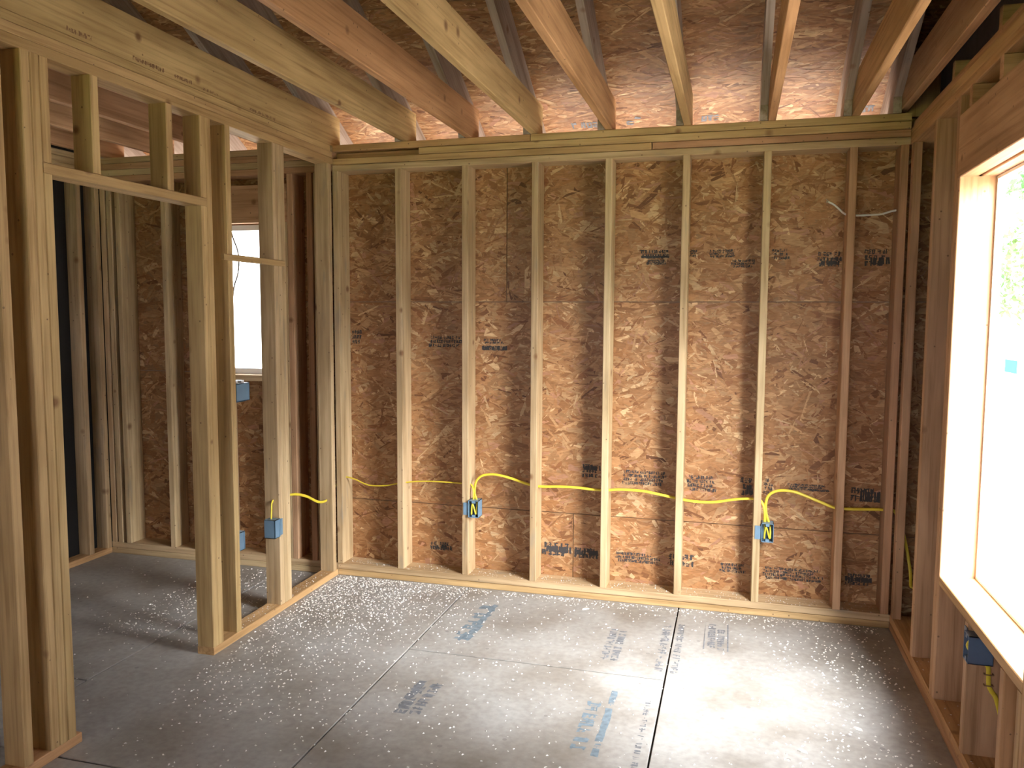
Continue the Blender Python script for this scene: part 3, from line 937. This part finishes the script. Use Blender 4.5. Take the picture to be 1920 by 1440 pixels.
cable('power_cable', 'yellow cable looping from one back wall box through three studs to the other', [
    (0.893, 0.03, 0.518), (0.880, 0.034, 0.56), (0.884, 0.045, 0.62), (0.915, 0.055, 0.656), (0.972, 0.06, 0.668), (1.03, 0.062, 0.664), (1.10, 0.066, 0.648), (1.20, 0.06, 0.622), (1.275, 0.05, 0.617), (1.38, 0.05, 0.623), (1.477, 0.05, 0.624), (1.56, 0.05, 0.619), (1.640, 0.05, 0.618), (1.72, 0.05, 0.627), (1.836, 0.05, 0.628), (1.93, 0.05, 0.616), (2.05, 0.05, 0.596), (2.14, 0.05, 0.587), (2.238, 0.05, 0.591), (2.34, 0.05, 0.612), (2.431, 0.05, 0.622), (2.474, 0.045, 0.615), (2.496, 0.035, 0.57), (2.499, 0.03, 0.503)])
cable('power_cable', 'yellow cable arching from the box nearest the window into the corner', [
    (2.519, 0.03, 0.503), (2.504, 0.034, 0.55), (2.501, 0.04, 0.60), (2.512, 0.045, 0.642), (2.545, 0.05, 0.668), (2.591, 0.05, 0.677), (2.645, 0.05, 0.672), (2.698, 0.05, 0.655), (2.77, 0.05, 0.628), (2.836, 0.05, 0.604), (2.898, 0.05, 0.599), (2.98, 0.05, 0.603), (3.074, 0.05, 0.607), (3.13, 0.05, 0.60), (3.17, 0.02, 0.50), (3.20, -0.02, 0.33), (3.20, -0.06, 0.255), (3.20, -0.12, 0.262), (3.19, -0.30, 0.28), (3.19, -0.50, 0.29)])
cable('power_cable', 'yellow cable stapled to the short stud below the right window box', [
    (3.175, -1.374, 0.422), (3.186, -1.3725, 0.395), (3.190, -1.371, 0.34), (3.20, -1.371, 0.315), (3.215, -1.375, 0.290), (3.222, -1.45, 0.22), (3.222, -1.6, 0.16), (3.222, -1.74, 0.15)])
for (z, l_) in ((0.372, 'upper dark cable staple on the short stud under the right window'), (0.333, 'lower dark cable staple on the short stud under the right window')):
    s = boxes('cable_staple', [(3.175, 3.204, -1.3772, -1.3755, z, z + 0.004), (3.175, 3.178, -1.3760, -1.3632, z, z + 0.004), (3.201, 3.204, -1.3760, -1.3632, z, z + 0.004)], 'inkbrown')
    s['label'] = l_; s['category'] = 'staple'; s['group'] = 'cable staples'
cable('phone_cable', 'white cable stub ending loose high in the right bay of the back wall', [
    (2.762, 0.105, 2.180), (2.79, 0.104, 2.164), (2.815, 0.095, 2.140), (2.84, 0.072, 2.112), (2.87, 0.06, 2.103), (2.93, 0.055, 2.101), (3.005, 0.055, 2.104), (3.05, 0.055, 2.116), (3.09, 0.055, 2.124), (3.115, 0.055, 2.126)], 'white', (0.0052, 0.0042), None)
for k in range(2):
    o = tube('copper_wire', [(2.763, 0.105, 2.180 + k * .003), (2.757, 0.101, 2.180 + k * .007), (2.752, 0.097, 2.178 + k * .012)], 'metal', (0.0026, 0.0026), bpy.data.objects['phone_cable'], 4)
cable('control_cable', 'grey brown cable hanging down the partition stud to the wide switch box', [
    (-0.03, -0.985, 2.462), (-0.02, -0.99, 2.30), (-0.015, -0.992, 2.05), (0.0, -0.985, 1.96), (0.004, -0.955, 1.90), (0.004, -0.945, 1.84), (0.002, -0.955, 1.78), (-0.005, -0.982, 1.70), (-0.02, -0.99, 1.50), (-0.03, -0.985, 1.32), (-0.032, -0.972, 1.270)], 'greyc', (0.004, 0.003), None)

# ================================================================== sawdust and chips on the floor and plates
rng = np.random.default_rng(5)
cv, cf = [], []
def chips(k, fx, fy, z, smin=0.0022, smax=0.006):
    global cv, cf
    for i in range(k):
        x, y = fx(), fy()
        if callable(z) is False:
            zz = z
        L_ = rng.uniform(smin, smax)
        w_ = L_ * rng.uniform(0.35, 0.7)
        h_ = L_ * rng.uniform(0.25, 0.6)
        a = rng.uniform(0, math.pi)
        c, s = math.cos(a), math.sin(a)
        b0 = len(cv)
        tz = rng.uniform(0.2, 1.0) * h_
        for (p, q, r) in ((-L_, -w_, 0), (L_, -w_ * .6, 0), (L_ * .7, w_, 0), (-L_ * .8, w_ * .8, 0), (0, 0, h_ + tz)):
            cv.append((x + p * c - q * s, y + p * s + q * c, zz + r + 0.0003))
        cf.extend([(b0, b0 + 1, b0 + 4), (b0 + 1, b0 + 2, b0 + 4), (b0 + 2, b0 + 3, b0 + 4), (b0 + 3, b0, b0 + 4), (b0 + 3, b0 + 2, b0 + 1, b0)])
U = rng.uniform
chips(1900, lambda: min(XL + 0.01 + abs(rng.normal(0, 0.42)), 2.9), lambda: -0.01 - abs(rng.normal(0, 0.42)), 0.0)
chips(700, lambda: U(XL + .02, 3.08), lambda: -0.006 - abs(rng.normal(0, 0.05)), 0.0)
chips(1300, lambda: U(XL + .02, 3.08), lambda: U(-2.1, -0.01), 0.0)
chips(700, lambda: XL + 0.05 + abs(rng.normal(0, 0.5)), lambda: U(-1.7, -0.3), 0.0)
chips(900, lambda: U(-0.75, XL - 0.1), lambda: U(-1.15, -0.02), 0.0)
chips(260, lambda: U(-1.4, XL - 0.1), lambda: U(-1.9, -0.05), 0.0)
chips(420, lambda: U(2.5, 3.08), lambda: U(-1.6, -0.1), 0.0, 0.003, 0.007)
chips(500, lambda: U(XL + .04, 3.06), lambda: U(0.006, 0.13), 0.0762, 0.0015, 0.004)
chips(120, lambda: U(XL - .08, XL - .01), lambda: U(-1.0, -0.08), 0.0377, 0.0015, 0.004)
chips(60, lambda: U(3.13, 3.25), lambda: U(-1.7, -0.1), 0.0762, 0.0015, 0.004)
o = mesh_obj('sawdust_chips', cv, cf, 'chips')
o['kind'] = 'stuff'; o['label'] = 'pale sawdust and wood chips scattered over the floor'; o['category'] = 'sawdust'
# a few larger scraps one can pick out
for i, (x, y, a, L_, lab) in enumerate(((1.575, -0.155, 0.6, 0.022, 'largest pale wood scrap near the back wall plate'), (2.82, -1.13, -0.5, 0.02, 'pale scrap on the bright floor near the right wall'), (2.60, -1.36, -0.45, 0.02, 'thin scrap on the bright floor in front of the window'))):
    c, s = math.cos(a), math.sin(a)
    P = [(-L_, -.006), (-L_ * .2, -.009), (L_, -.004), (L_ * .8, .005), (0, .008), (-L_ * .9, .004)]
    vs = [(x + p * c - q * s, y + p * s + q * c, 0.0005) for p, q in P] + [(x + p * c * .8 - q * s * .8, y + p * s * .8 + q * c * .8, 0.006) for p, q in P]
    n = 6
    fs = [(k, (k + 1) % n, n + (k + 1) % n, n + k) for k in range(n)] + [tuple(range(n - 1, -1, -1)), tuple(range(n, 2 * n))]
    o = mesh_obj('wood_scrap', vs, fs, 'chips')
    o['label'] = lab; o['category'] = 'wood scrap'; o['group'] = 'wood scraps on the floor'

# ================================================================== tree outside the right window
tr = thing('tree', 'leafy green tree outside the right window', 'tree', (8.45, 12.5, -0.75))
tube('trunk', [(0, 0, 0), (0.05, 0.02, 1.2), (-0.03, 0.05, 2.6), (0.04, 0, 4.4)], 'bark', (0.16, 0.15), tr, 6, 10, (1, 0, 0))
rg = np.random.default_rng(9)
k = 5200
d = rg.normal(size=(k, 3)); d /= np.linalg.norm(d, axis=1)[:, None]
cl = rg.normal(size=(26, 3)) * np.array((1.0, 1.0, 0.9)) + np.array((0, 0, 3.9))
pos = cl[rg.integers(0, 26, k)] + d * (rg.uniform(0, 1, (k, 1)) ** 0.4) * 0.55
e1 = rg.normal(size=(k, 3)); e1 /= np.linalg.norm(e1, axis=1)[:, None]
e2 = np.cross(e1, d); e2 /= np.linalg.norm(e2, axis=1)[:, None] + 1e-9
sz = rg.uniform(0.05, 0.11, (k, 1))
vsl = np.stack([pos - e1 * sz, pos + e2 * sz * .45, pos + e1 * sz, pos - e2 * sz * .45], 1).reshape(-1, 3)
mesh_obj('foliage', vsl.tolist(), [(4 * i, 4 * i + 1, 4 * i + 2, 4 * i + 3) for i in range(k)], 'leaf', tr)['kind'] = 'stuff'
